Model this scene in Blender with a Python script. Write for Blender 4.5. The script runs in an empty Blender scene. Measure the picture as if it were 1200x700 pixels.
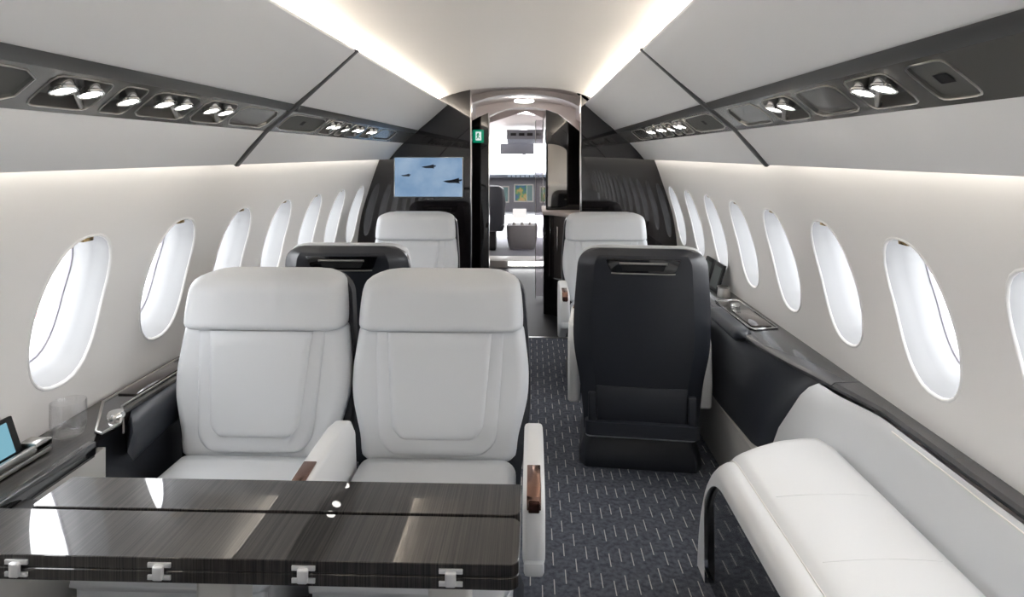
import bpy, bmesh, math, random
from mathutils import Vector, Matrix
random.seed(7)
S = bpy.context.scene
COL = S.collection
PI = math.pi

# ------------------------------------------------------------------ camera
EYE = (0.135, 0.0, 1.5)
F_PX, HORIZON, YAW = 730.0, 181.0, math.radians(1.87)
cd = bpy.data.cameras.new('camera'); cam = bpy.data.objects.new('camera', cd); COL.objects.link(cam)
cam.location = EYE; cam.rotation_euler = (PI/2, 0, YAW)
cd.sensor_width = 36; cd.lens = 36*F_PX/1200; cd.shift_y = -(350-HORIZON)/1200
cd.clip_start = 0.02; cd.clip_end = 300
S.camera = cam
# ------------------------------------------------------------------ sky, exposure
w = bpy.data.worlds.new('sky'); S.world = w; w.use_nodes = True
bg = w.node_tree.nodes['Background']; bg.inputs[0].default_value = (0.965, 0.98, 1.0, 1); bg.inputs[1].default_value = 4.5
S.view_settings.view_transform = 'Standard'; S.view_settings.look = 'None'
S.view_settings.gamma = 1.0; S.view_settings.use_curve_mapping = False
S.view_settings.exposure = 1.15
CEIL_LED, COVE_LED = 12.0, 4.0

# ------------------------------------------------------------------ materials
def rgb(r, g, b):
    f = lambda c: (c/255/12.92) if c/255 <= .04045 else ((c/255+.055)/1.055)**2.4
    return (f(r), f(g), f(b), 1)
MATS = {}
def mat(name, col, rough=.5, metal=0., coat=0., bump=0., bscale=200., spec=.5, emit=None, estr=0., sheen=0.):
    m = bpy.data.materials.new(name); m.use_nodes = True
    nt = m.node_tree; p = nt.nodes['Principled BSDF']
    p.inputs['Base Color'].default_value = col; p.inputs['Roughness'].default_value = rough
    p.inputs['Metallic'].default_value = metal; p.inputs['Coat Weight'].default_value = coat
    p.inputs['Coat Roughness'].default_value = .03; p.inputs['Specular IOR Level'].default_value = spec
    if sheen: p.inputs['Sheen Weight'].default_value = sheen
    if emit: p.inputs['Emission Color'].default_value = emit; p.inputs['Emission Strength'].default_value = estr
    tc = nt.nodes.new('ShaderNodeTexCoord')
    nz = nt.nodes.new('ShaderNodeTexNoise'); nz.inputs['Scale'].default_value = bscale; nz.inputs['Detail'].default_value = 3
    nt.links.new(tc.outputs['Object'], nz.inputs['Vector'])
    if bump:
        b = nt.nodes.new('ShaderNodeBump'); b.inputs['Strength'].default_value = bump; b.inputs['Distance'].default_value = .002
        nt.links.new(nz.outputs[0], b.inputs['Height']); nt.links.new(b.outputs[0], p.inputs['Normal'])
    MATS[name] = m
    return m
def nd(nt, t, **kw):
    n = nt.nodes.new(t)
    for k, v in kw.items(): setattr(n, k, v)
    return n
def wood(name, scale, dark, light, rough=.12, coat=1.0):
    m = mat(name, dark, rough, coat=coat); nt = m.node_tree; p = nt.nodes['Principled BSDF']
    tc = nd(nt, 'ShaderNodeTexCoord'); mp = nd(nt, 'ShaderNodeMapping'); mp.inputs['Scale'].default_value = scale
    p.inputs['Coat Roughness'].default_value = .012; p.inputs['Specular IOR Level'].default_value = .25
    n1 = nd(nt, 'ShaderNodeTexNoise'); n1.inputs['Scale'].default_value = 1; n1.inputs['Detail'].default_value = 5; n1.inputs['Roughness'].default_value = .75
    cr = nd(nt, 'ShaderNodeValToRGB'); cr.color_ramp.elements[0].position = .40; cr.color_ramp.elements[1].position = .74
    cr.color_ramp.elements[0].color = dark; cr.color_ramp.elements[1].color = light
    nt.links.new(tc.outputs['Object'], mp.inputs[0]); nt.links.new(mp.outputs[0], n1.inputs['Vector'])
    nt.links.new(n1.outputs[0], cr.inputs[0]); nt.links.new(cr.outputs[0], p.inputs['Base Color'])
    return m
def carpet():
    m = mat('carpet', rgb(66, 70, 80), .95, spec=.1); nt = m.node_tree; p = nt.nodes['Principled BSDF']; L = nt.links.new
    tc = nd(nt, 'ShaderNodeTexCoord'); sp = nd(nt, 'ShaderNodeSeparateXYZ'); L(tc.outputs['Object'], sp.inputs[0])
    def mth(op, a, b=None):
        n = nd(nt, 'ShaderNodeMath', operation=op)
        for i, v in enumerate((a, b)):
            if v is None: continue
            if isinstance(v, (int, float)): n.inputs[i].default_value = v
            else: L(v, n.inputs[i])
        return n.outputs[0]
    u = mth('DIVIDE', sp.outputs[0], .042); col = mth('FLOOR', u); fx = mth('FRACT', u)
    wn = nd(nt, 'ShaderNodeTexWhiteNoise', noise_dimensions='1D'); L(col, wn.inputs['W'])
    v = mth('ADD', mth('DIVIDE', sp.outputs[1], .15), mth('MULTIPLY', wn.outputs[0], 7.0)); fy = mth('FRACT', v)
    mask = mth('MULTIPLY', mth('LESS_THAN', fx, .085), mth('LESS_THAN', fy, .5))
    nz = nd(nt, 'ShaderNodeTexNoise'); nz.inputs['Scale'].default_value = 55; nz.inputs['Detail'].default_value = 4; L(tc.outputs['Object'], nz.inputs['Vector'])
    cr = nd(nt, 'ShaderNodeValToRGB'); cr.color_ramp.elements[0].position = .3; cr.color_ramp.elements[1].position = .7
    cr.color_ramp.elements[0].color = rgb(74, 78, 88); cr.color_ramp.elements[1].color = rgb(112, 116, 126); L(nz.outputs[0], cr.inputs[0])
    mx = nd(nt, 'ShaderNodeMixRGB'); L(mask, mx.inputs[0]); L(cr.outputs[0], mx.inputs[1]); mx.inputs[2].default_value = rgb(205, 205, 204)
    L(mx.outputs[0], p.inputs['Base Color'])
    n2 = nd(nt, 'ShaderNodeTexNoise'); n2.inputs['Scale'].default_value = 400; L(tc.outputs['Object'], n2.inputs['Vector'])
    b = nd(nt, 'ShaderNodeBump'); b.inputs['Strength'].default_value = .5; b.inputs['Distance'].default_value = .004
    L(n2.outputs[0], b.inputs['Height']); L(b.outputs[0], p.inputs['Normal'])
    return m
def glass(name, tint=(1, 1, 1, 1), fac=.06):
    m = bpy.data.materials.new(name); m.use_nodes = True; nt = m.node_tree; nt.nodes.clear()
    o = nd(nt, 'ShaderNodeOutputMaterial'); t = nd(nt, 'ShaderNodeBsdfTransparent'); g = nd(nt, 'ShaderNodeBsdfGlossy')
    g.inputs['Roughness'].default_value = .01; t.inputs[0].default_value = tint
    lw = nd(nt, 'ShaderNodeLayerWeight'); lw.inputs['Blend'].default_value = .5; mx = nd(nt, 'ShaderNodeMixShader')
    pw = nd(nt, 'ShaderNodeMath', operation='POWER'); pw.inputs[1].default_value = 5; ma = nd(nt, 'ShaderNodeMath', operation='MULTIPLY_ADD'); ma.inputs[1].default_value = .9; ma.inputs[2].default_value = fac
    nt.links.new(lw.outputs['Facing'], pw.inputs[0]); nt.links.new(pw.outputs[0], ma.inputs[0]); nt.links.new(ma.outputs[0], mx.inputs[0]); nt.links.new(t.outputs[0], mx.inputs[1]); nt.links.new(g.outputs[0], mx.inputs[2]); nt.links.new(mx.outputs[0], o.inputs[0])
    MATS[name] = m
    return m
def emis(name, col, st):
    return mat(name, (0, 0, 0, 1), .5, emit=col, estr=st)

WALL = mat('wall_cream', rgb(240, 239, 238), .55, bump=.05, bscale=350)
BIN = mat('bin_white', rgb(243, 243, 243), .5, bump=.06, bscale=400)
CEILM = mat('ceiling_ivory', rgb(249, 244, 237), .55)
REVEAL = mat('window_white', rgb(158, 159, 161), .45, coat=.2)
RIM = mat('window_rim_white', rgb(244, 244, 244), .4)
LEATHER = mat('leather_pale_grey', rgb(212, 215, 219), .42, bump=.12, bscale=500)
LEATHER2 = mat('leather_seam_grey', rgb(198, 201, 204), .5, bump=.12, bscale=500)
LEATHER_W = mat('leather_white', rgb(234, 235, 236), .38, bump=.1, bscale=450)
STITCH = mat('stitch_thread', rgb(250, 248, 244), .6)
GREYPANEL = mat('panel_warm_grey', rgb(190, 189, 186), .5)
BLACKL = mat('leather_black', rgb(46, 49, 56), .36, bump=.12, bscale=450)
SHELL = mat('shell_charcoal', rgb(40, 43, 50), .42, coat=.15, bump=.03, bscale=600)
BLACKM = mat('matt_black', rgb(16, 16, 18), .6)
BLACKG = mat('lacquer_black', rgb(14, 14, 16), .1, coat=1)
PSU = mat('service_panel_grey', rgb(128, 127, 123), .25, metal=.5, coat=.4)
PSUD = mat('service_recess', rgb(140, 139, 136), .3, metal=.6)
GRILLE = mat('speaker_grille', rgb(112, 112, 109), .6, metal=.3, bump=.8, bscale=900)
TRIMG = mat('seam_grey', rgb(92, 92, 92), .4, metal=.4)
CHROME = mat('chrome', rgb(225, 225, 225), .08, metal=1)
SATIN = mat('satin_metal', rgb(190, 188, 184), .28, metal=1)
COPPER = mat('copper_latch', rgb(150, 118, 105), .18, metal=1)
COPPERD = mat('copper_dark', rgb(70, 45, 38), .2, metal=.8)
BRASS = mat('brass_latch', rgb(196, 168, 120), .25, metal=1)
TABLEW = wood('table_veneer', (260, 1.6, 4), rgb(10, 9, 9), rgb(72, 67, 64), .3)
LEDGEW = wood('ledge_veneer', (240, 1.6, 4), rgb(16, 15, 16), rgb(66, 62, 60), .3)
BULKW = wood('bulkhead_veneer', (3, 3, 170), rgb(16, 14, 16), rgb(44, 39, 40), .08)
BULKW.node_tree.nodes['Principled BSDF'].inputs['Coat IOR'].default_value = 1.62
FLOORG = mat('floor_dark_gloss', rgb(30, 31, 36), .5, spec=.25)
CARPET = carpet()
PANE = glass('window_pane')
GLASSM = glass('tumbler_glass', (.985, .985, .99, 1), .075)
SMOKE = glass('smoked_glass', (.82, .80, .82, 1), .09)
LED = emis('led_warm', (1.0, .92, .82, 1), CEIL_LED)
LEDC = emis('led_cove', (1.0, .92, .80, 1), COVE_LED)
LEDW = emis('led_white', (1, .98, .95, 1), 14)
STEP = emis('step_light', (1, 1, 1, 1), 6)
LENS = emis('reading_lens', (1, .96, .9, 1), 5)
MIRROR = mat('mirror', rgb(215, 208, 198), .04, metal=1)

# ------------------------------------------------------------------ mesh helpers
ABS = {}
def root_of(o):
    while o.parent: o = o.parent
    return o
def mesh(name, V, Fc, m, parent=None, smooth=True, ang=35, bev=0, seg=2):
    me = bpy.data.meshes.new(name)
    if parent is not None:
        r = root_of(parent)
        if r in ABS:
            ox, oy, oz = ABS[r]; V = [(v[0]-ox, v[1]-oy, v[2]-oz) for v in V]
    bm = bmesh.new(); vs = [bm.verts.new(v) for v in V]
    for f in Fc:
        try: bm.faces.new([vs[i] for i in f])
        except ValueError: pass
    bmesh.ops.remove_doubles(bm, verts=bm.verts, dist=1e-6)
    bmesh.ops.recalc_face_normals(bm, faces=bm.faces)
    if bev:
        es = [e for e in bm.edges if len(e.link_faces) == 2 and e.calc_face_angle(0) > .5]
        bmesh.ops.bevel(bm, geom=es, offset=bev, segments=seg, affect='EDGES', profile=.5, clamp_overlap=True)
    bm.to_mesh(me); bm.free()
    if smooth:
        for p in me.polygons: p.use_smooth = True
        me.set_sharp_from_angle(angle=math.radians(ang))
    me.materials.append(m)
    o = bpy.data.objects.new(name, me); COL.objects.link(o)
    if parent is not None: o.parent = parent
    return o
def tag(o, label, cat, group=None, kind=None):
    o['label'] = label; o['category'] = cat
    if group: o['group'] = group
    if kind: o['kind'] = kind
    return o
def thing(name, label, cat, loc=(0, 0, 0), group=None, kind=None, absolute=True):
    o = bpy.data.objects.new(name, None); COL.objects.link(o); o.location = loc; o.empty_display_size = .05
    if absolute: ABS[o] = loc
    return tag(o, label, cat, group, kind)
def copy_tree(o, parent=None):
    c = o.copy(); COL.objects.link(c); c.parent = parent
    for ch in o.children: copy_tree(ch, c)
    return c
def box(name, x0, x1, y0, y1, z0, z1, m, parent=None, bev=0, seg=2):
    V = [(x, y, z) for z in (z0, z1) for y in (y0, y1) for x in (x0, x1)]
    Fc = [(0, 2, 3, 1), (4, 5, 7, 6), (0, 1, 5, 4), (2, 6, 7, 3), (0, 4, 6, 2), (1, 3, 7, 5)]
    return mesh(name, V, Fc, m, parent, bev=bev, seg=seg)
def prism(name, pts, axis, a0, a1, m, parent=None, bev=0, seg=2, ang=35):
    """extrude a 2D outline: axis x -> pts are (y,z); y -> (x,z); z -> (x,y)"""
    def P(p, a): return {'x': (a, p[0], p[1]), 'y': (p[0], a, p[1]), 'z': (p[0], p[1], a)}[axis]
    n = len(pts); V = [P(p, a0) for p in pts]+[P(p, a1) for p in pts]
    Fc = [tuple(range(n)), tuple(range(n, 2*n))]+[(i, (i+1) % n, n+(i+1) % n, n+i) for i in range(n)]
    return mesh(name, V, Fc, m, parent, bev=bev, seg=seg, ang=ang)
def loft(name, rings, m, parent=None, cap=True, closed=True, ang=35):
    n = len(rings[0]); V = [p for r in rings for p in r]; Fc = []
    for i in range(len(rings)-1):
        for j in range(n if closed else n-1):
            k = (j+1) % n; Fc.append((i*n+j, i*n+k, (i+1)*n+k, (i+1)*n+j))
    if cap and closed: Fc += [tuple(range(n)), tuple(range((len(rings)-1)*n, len(rings)*n))]
    return mesh(name, V, Fc, m, parent, ang=ang)
def tube(name, pts, r, m, parent=None, n=8, closed=False):
    pts = [Vector(p) for p in pts]; rings = []
    N = len(pts); nrm = None
    for i in range(N):
        a = pts[(i-1) % N] if (closed or i > 0) else pts[i]; b = pts[(i+1) % N] if (closed or i < N-1) else pts[i]
        t = (b-a).normalized()
        if nrm is None: nrm = t.orthogonal().normalized()
        nrm = (nrm-t*nrm.dot(t)).normalized(); bn = t.cross(nrm)
        rr = r[i] if isinstance(r, (list, tuple)) else r
        rings.append([tuple(pts[i]+nrm*math.cos(2*PI*k/n)*rr+bn*math.sin(2*PI*k/n)*rr) for k in range(n)])
    if closed: rings.append(rings[0]); return loft(name, rings, m, parent, cap=False, ang=60)
    return loft(name, rings, m, parent, ang=60)
def lathe(name, prof, m, parent=None, loc=(0, 0, 0), n=32, axis=(0, 0, 1)):
    q = Vector((0, 0, 1)).rotation_difference(Vector(axis)); L = Vector(loc); rings = []
    for r, z in prof:
        rings.append([tuple(L+q @ Vector((r*math.cos(2*PI*k/n), r*math.sin(2*PI*k/n), z))) for k in range(n)])
    return loft(name, rings, m, parent, ang=40)
def interp(tab, t):
    if t <= tab[0][0]: return tab[0][1]
    for (a, va), (b, vb) in zip(tab, tab[1:]):
        if t <= b:
            u = (t-a)/(b-a); return va+(vb-va)*u
    return tab[-1][1]
def sinterp(tab, t):
    """smooth (Catmull-Rom) table lookup"""
    n = len(tab)
    if t <= tab[0][0]: return tab[0][1]
    if t >= tab[-1][0]: return tab[-1][1]
    for i in range(n-1):
        if t <= tab[i+1][0]:
            x0, y0 = tab[i]; x1, y1 = tab[i+1]; h = x1-x0
            m0 = (y1-tab[i-1][1])/(x1-tab[i-1][0]) if i > 0 else (y1-y0)/h
            m1 = (tab[i+2][1]-y0)/(tab[i+2][0]-x0) if i+2 < n else (y1-y0)/h
            u = (t-x0)/h
            return (2*u**3-3*u*u+1)*y0+(u**3-2*u*u+u)*h*m0+(-2*u**3+3*u*u)*y1+(u**3-u*u)*h*m1
def rrect(hw, hd, r, n=5):
    r = min(r, hw*.99, hd*.99); P = []
    for cx, cy, a0 in ((hw-r, hd-r, 0), (-hw+r, hd-r, 90), (-hw+r, -hd+r, 180), (hw-r, -hd+r, 270)):
        for k in range(n+1):
            a = math.radians(a0+90*k/n); P.append((cx+r*math.cos(a), cy+r*math.sin(a)))
    return P
def oval(a, b, e, angs):
    return [(a*math.copysign(abs(math.cos(t))**(2/e), math.cos(t)), b*math.copysign(abs(math.sin(t))**(2/e), math.sin(t))) for t in angs]
def holed_cell(V, Fc, mp, u0, u1, v0, v1, uc, vc, a, b, e, N=48, rings=5):
    """a patch of a surface mp(u,v) with an oval hole; returns the hole outline as (u,v)"""
    angs = [2*PI*k/N for k in range(N)]
    for cu, cv in ((u0, v0), (u0, v1), (u1, v0), (u1, v1)):
        t = math.atan2(cv-vc, cu-uc) % (2*PI); i = min(range(N), key=lambda k: abs((angs[k]-t+PI) % (2*PI)-PI)); angs[i] = t
    inner = []; outer = []
    for t in angs:
        c, s = math.cos(t), math.sin(t)
        rr = (abs(c/a)**e+abs(s/b)**e)**(-1/e); inner.append((uc+rr*c, vc+rr*s))
        k = min(((u1-uc)/c if c > 1e-9 else (u0-uc)/c if c < -1e-9 else 1e9), ((v1-vc)/s if s > 1e-9 else (v0-vc)/s if s < -1e-9 else 1e9))
        outer.append((uc+k*c, vc+k*s))
    base = len(V)
    for r in range(rings+1):
        f = r/rings
        for (iu, iv), (ou, ov) in zip(inner, outer): V.append(mp(iu+(ou-iu)*f, iv+(ov-iv)*f))
    for r in range(rings):
        for j in range(N):
            k = (j+1) % N; Fc.append((base+r*N+j, base+r*N+k, base+(r+1)*N+k, base+(r+1)*N+j))
    return inner
def grid(V, Fc, mp, us, vs):
    b = len(V); n = len(vs)
    for u in us:
        for v in vs: V.append(mp(u, v))
    for i in range(len(us)-1):
        for j in range(n-1): Fc.append((b+i*n+j, b+i*n+j+1, b+(i+1)*n+j+1, b+(i+1)*n+j))
def lin(a, b, n): return [a+(b-a)*i/n for i in range(n+1)]
ORD = ['first', 'second', 'third', 'fourth', 'fifth', 'sixth', 'seventh', 'eighth', 'ninth', 'tenth', 'eleventh', 'twelfth', 'thirteenth', 'fourteenth']

# ------------------------------------------------------------------ the cabin shell
Y0, YB = -1.902, 5.098                       # rear wall, dark forward bulkhead
WT = [(0.0, 1.30), (.30, 1.31), (.62, 1.318), (.72, 1.312), (.85, 1.30), (1.0, 1.275), (1.1, 1.247), (1.26, 1.195), (1.45, 1.128), (1.62, 1.05), (1.8, .93)]
def wx(z): return sinterp(WT, z)
floor = tag(box('floor', -1.31, 1.31, Y0, YB, -.05, 0, CARPET), 'dark blue-grey carpet with short pale dashes', 'floor', kind='structure')
PITCH, YC, ZC, WA, WB, WE = .5, 1.848, 1.025, .139, .226, 2.5
wn = 0
for side, sgn in (('left', -1), ('right', 1)):
    V, Fc = [], []
    mp = lambda u, v: (sgn*wx(v), u, v)
    holes = []
    for k in range(-7, 7):
        yc = YC+PITCH*k
        holes.append((k, yc, holed_cell(V, Fc, mp, yc-.25, yc+.25, .70, 1.32, yc, ZC, WA, WB, WE)))
    grid(V, Fc, mp, [Y0, YB], lin(.0, .70, 10)); grid(V, Fc, mp, [Y0, YB], lin(1.32, 1.66, 8))
    tag(mesh('wall_'+side, V, Fc, WALL, ang=60), 'cream curved cabin side wall pierced by oval windows, '+('table side' if sgn < 0 else 'divan side'), 'wall', kind='structure')
    for k, yc, inner in holes:
        wn += 1; d = .115
        nz = .27
        t = thing('window_%d' % wn, 'white oval cabin window on the %s side, %s one counted from the dark bulkhead' % ('table' if sgn < 0 else 'divan', ORD[6-k]), 'window', (sgn*wx(ZC), yc, ZC), kind='structure')
        def ring(sc, off, lift=0):
            out = []
            for u, v in inner:
                uu = yc+(u-yc)*sc; vv = ZC+(v-ZC)*(1-(1-sc)*.75)
                out.append((sgn*(wx(v)*(1) + off), uu, vv+off*nz))
            return out
        rs = [ring(1.05, .0005), ring(1.045, -.0025), ring(1.02, -.004), ring(1.0, -.002), ring(.985, .004)]
        loft('rim', rs, RIM, t, cap=False, ang=70)
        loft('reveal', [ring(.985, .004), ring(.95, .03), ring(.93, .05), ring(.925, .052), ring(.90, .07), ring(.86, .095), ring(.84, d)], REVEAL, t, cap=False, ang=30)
        loft('seal', [ring(.845, d-.006), ring(.82, d-.004), ring(.815, d+.002)], mat('seal_lilac', rgb(150, 148, 158), .5) if 'seal_lilac' not in MATS else MATS['seal_lilac'], t, cap=False)
        pr = ring(.842, d); mesh('pane', pr, [tuple(range(len(pr)))], PANE, t, smooth=False)
        lx = sgn*(wx(ZC+WB)+.012); zt = ZC+WB*.985
        box('latch', min(lx, lx+sgn*.03), max(lx, lx+sgn*.03), yc-.022, yc+.022, zt-.012, zt+.004, BRASS, t, bev=.003)
        pl = bpy.data.lights.new('daylight_portal', 'AREA'); pl.shape = 'RECTANGLE'; pl.size = .27; pl.size_y = .42; pl.cycles.is_portal = True
        po = bpy.data.objects.new('daylight_portal', pl); COL.objects.link(po)
        po.location = (sgn*(wx(ZC)+.14), yc, ZC+.035); po.rotation_euler = (0, sgn*PI/2*1.0, 0); po.rotation_euler = Vector((sgn, 0, .27)).to_track_quat('Z', 'Y').to_euler(); po.parent = t
        po.location = Vector(po.location)-Vector(t.location)

# ceiling
ct = [(-.70, 1.94), (-.64, 1.955), (-.6, 1.968), (-.5, 2.002), (-.35, 2.034), (-.18, 2.049), (0, 2.054), (.18, 2.049), (.35, 2.034), (.5, 2.002), (.6, 1.968), (.64, 1.955), (.70, 1.94)]
xs = lin(-.70, .70, 32)
V, Fc = [], []; grid(V, Fc, lambda u, v: (u, v, sinterp(ct, u)), xs, [Y0, YB+.02]); grid(V, Fc, lambda u, v: (u, v, sinterp(ct, u)+.03), xs, [Y0, YB+.02])
tag(mesh('ceiling', V, Fc, CEILM, ang=60), 'ivory vaulted centre ceiling panel between the light strips', 'ceiling', kind='structure')
# outer skin above the bins, keeps daylight out
sk = [(1.05, 1.62), (.98, 1.75), (.8, 2.0), (.55, 2.15), (0, 2.22)]
sk = [(-x, z) for x, z in sk]+[(x, z) for x, z in reversed(sk[:-1])]
V, Fc = [], []; grid(V, Fc, lambda u, v: (sk[u][0], v, sk[u][1]), range(len(sk)), [Y0, YB])
tag(mesh('trim_1', V, Fc, WALL, ang=60), 'curved inner fuselage lining hidden above the bins', 'lining', kind='structure')
prism('wall_back', [(-1.33, 0), (-1.33, .8), (-1.25, 1.15), (-1.12, 1.5), (-.95, 1.8), (-.5, 2.2), (.5, 2.2), (.95, 1.8), (1.12, 1.5), (1.25, 1.15), (1.33, .8), (1.33, 0)], 'y', Y0-.05, Y0, WALL)
tag(bpy.data.objects['wall_back'], 'plain cream rear cabin wall', 'wall', kind='structure')

# ------------------------------------------------------------------ overhead bins
SEAM = 2.45
def psu_frame(sgn):
    lo = Vector((sgn*.925, 0, 1.593)); hi = Vector((sgn*.826, 0, 1.675)); vd = (hi-lo); L = vd.length; vd.normalize()
    n = Vector((-sgn*vd.z*1, 0, -abs(vd.x)))        # into the cabin and down
    n.normalize()
    return lambda u, v, d=0: tuple(Vector((0, u, 0))+lo+vd*v-n*d), L, n, vd, lo
def overhead(side, sgn, ya, yb, which, cells):
    t = thing('overhead_bin', 'pale grey overhead bin with dark service strip, %s section on the %s side' % (which, 'table' if sgn < 0 else 'divan'), 'overhead bin', (sgn*.8, (ya+yb)/2, 1.46), 'overhead bins')
    def P(pts): return [(sgn*x, z) for x, z in pts]
    prism('door_panel', P([(.563, 1.905), (.566, 1.917), (.574, 1.917), (.58, 1.912), (.67, 1.912), (.835, 1.705), (.815, 1.69), (.70, 1.785)]), 'y', ya, yb, BIN, t, bev=.003)
    prism('rail', P([(.800, 1.698), (.815, 1.683), (.828, 1.672), (.836, 1.679), (.822, 1.70)]), 'y', ya, yb, TRIMG, t, bev=.002)
    prism('lower_panel', P([(.925, 1.594), (.99, 1.524), (1.045, 1.458), (1.056, 1.464), (1.06, 1.475), (.945, 1.605)]), 'y', ya, yb, BIN, t, bev=.003)
    mp, L, n, vd, lo = psu_frame(sgn)
    V, Fc = [], []; f = lambda u, v: mp(u, v)
    marks = sorted(cells); y = ya; rims = []
    for (c0, c1, kind) in marks:
        if c0 > y: grid(V, Fc, f, [y, c0], [0, L])
        uc, vc = (c0+c1)/2, L/2; a, b = (c1-c0)/2-.012, L/2-.016
        inner = holed_cell(V, Fc, f, c0, c1, 0, L, uc, vc, a, b, 7, N=40, rings=1)
        rims.append((inner, uc, vc, kind, a, b)); y = c1
    if y < yb: grid(V, Fc, f, [y, yb], [0, L])
    sp = mesh('service_panel', V, Fc, PSU, t, smooth=False)
    for inner, uc, vc, kind, a, b in rims:
        tube('recess_trim', [mp(u, v, -.001) for u, v in inner], .0022, SATIN, sp, n=6, closed=True)
        dep = .006 if kind in 'gb' else .035
        sc = .97 if kind in 'gb' else .86
        r0 = [mp(u, v, 0) for u, v in inner]; r1 = [mp(uc+(u-uc)*sc, vc+(v-vc)*sc, dep) for u, v in inner]
        N = len(inner); V2 = r0+r1; F2 = [(j, (j+1) % N, N+(j+1) % N, N+j) for j in range(N)]+[tuple(range(N, 2*N))]
        mesh('speaker_grille' if kind == 'g' else 'blank_plate' if kind == 'b' else 'recess', V2, F2, GRILLE if kind == 'g' else PSU if kind == 'b' else PSUD, sp, ang=30)
        if kind == 'g':
            box0 = [mp(uc+s, vc+q, dep-.002) for s, q in ((-.02, -.012), (.02, -.012), (.02, .012), (-.02, .012))]
            mesh('sensor', box0, [(0, 1, 2, 3)], BLACKM, sp, smooth=False)
    for inner, uc, vc, kind, a, b in rims:
        if kind not in 'sd': continue
        pair = kind == 'd'
        rank = 1+sum(1 for q in rims if q[3] in 'sd' and abs(q[1]-SEAM) < abs(uc-SEAM))
        rl = thing('reading_light', '%s reading light, %s from the seam band, %s bin on the %s side' % ('twin-headed chrome' if pair else 'single-lens', ORD[rank-1], which.split()[-1], 'table' if sgn < 0 else 'divan'), 'reading light', mp(uc, vc, .034), 'reading lights in the service strips')
        tg = Vector((-sgn*.35, -.1, -1)).normalized()
        k_ = min(.042, a*.42); heads = ((-k_-.012, .018), (k_-.006, .018)) if pair else ((0, .01),)
        for (du, dv) in heads:
            c = Vector(mp(uc+du, vc+dv, -.002))
            h = lathe('lamp_head', [(.004, -.036), (.018, -.032), (.023, -.018), (.024, .004), (.027, .007), (.027, .012), (.0225, .013), (.021, .008)], CHROME, rl, c, 20, tg)
            lathe('lens', [(.0, .0085), (.021, .0085), (.021, .010), (.0, .0102)], LENS, h, c, 20, tg)
        if pair:
            tube('arm', [mp(uc+.0, vc+.010, .012), mp(uc+.006, vc+.004, .002), mp(uc+min(a-.022, .09), vc-.040, .002), mp(uc+min(a-.018, .095), vc-.044, .012)], .006, SATIN, rl, n=8)
            lathe('pivot', [(0, -.004), (.012, -.004), (.012, .02), (0, .02)], CHROME, rl, mp(uc, vc+.004, .034), 16, n)
    box('cove_light', min(sgn*1.062, sgn*1.07), max(sgn*1.062, sgn*1.07), ya+.01, yb-.01, 1.482, 1.50, LEDC, t)
    box('ceiling_light_strip', min(sgn*.632, sgn*.654), max(sgn*.632, sgn*.654), ya+.005, yb-.005, 1.9125, 1.920, LED, t)
    return t
near_l = [(-.1, .3, 'b'), (.85, 1.22, 'g'), (1.235, 1.44, 'd'), (1.45, 1.57, 's'), (1.58, 1.83, 'd'), (1.84, 2.06, 'd'), (2.07, 2.40, 'b')]
near_r = [(-.1, .3, 'b'), (1.08, 1.22, 'g'), (1.255, 1.455, 'd'), (1.475, 1.725, 'b'), (1.735, 1.97, 'd'), (2.0, 2.32, 'b')]
far_c = [(2.49, 2.95, 'g'), (2.98, 3.2, 'd'), (3.23, 3.36, 's'), (3.4, 3.65, 'd'), (3.7, 3.95, 'd'), (4.0, 4.5, 'b')]
for side, sgn, nc in (('left', -1, near_l), ('right', 1, near_r)):
    overhead(side, sgn, Y0, SEAM-.016, 'long aft', nc)
    overhead(side, sgn, SEAM+.016, YB, 'shorter forward', far_c)
    pr = [(.553, 1.912), (.80, 1.688), (.925, 1.585), (1.042, 1.45), (1.062, 1.468), (.945, 1.606), (.835, 1.706), (.60, 1.926)]
    o = prism('trim_%d' % (2 if sgn < 0 else 3), [(sgn*x, z) for x, z in pr], 'y', SEAM-.015, SEAM+.015, TRIMG, bev=.003)
    tag(o, 'dark grey band between two overhead bins on the %s side' % ('table' if sgn < 0 else 'divan'), 'trim', kind='structure')

# ------------------------------------------------------------------ forward bulkhead, vestibule and cockpit
XL, XR = -.375, .535
hull = lambda s: [(s*1.34, 0), (s*1.34, .8), (s*1.26, 1.15), (s*1.13, 1.5), (s*.97, 1.8), (s*.66, 1.97), (s*.5, 2.0)]
def bulk(s, xe, name):
    top = sinterp(ct, xe)+.012
    t = prism(name, hull(s)+[(xe, top), (xe, 0)], 'y', YB, YB+.05, BULKW)
    return t
tag(bulk(-1, XL, 'wall_front_left'), 'glossy near-black veneer bulkhead carrying the wall screen', 'bulkhead', kind='structure')
tag(bulk(1, XR, 'wall_front_right'), 'glossy near-black veneer bulkhead beside the galley cabinet', 'bulkhead', kind='structure')
tag(box('trim_4', XL, XL+.012, YB-.006, YB+.056, 0, 2.02, CHROME, bev=.003), 'polished metal edge of the bulkhead near the wall screen', 'trim', kind='structure')
tag(box('trim_5', XR-.012, XR, YB-.006, YB+.056, 0, 1.985, CHROME, bev=.003), 'polished metal edge of the bulkhead near the galley cabinet', 'trim', kind='structure')
tag(box('trim_6', XL+.012, XR-.012, YB-.012, YB+.012, 0, .006, SATIN), 'thin metal threshold strip across the aisle carpet', 'trim', kind='structure')
tag(box('floor_forward', -.9, .95, YB, 8.35, -.05, -.002, FLOORG), 'dark glossy vestibule floor beyond the carpet', 'floor', kind='structure')
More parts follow.
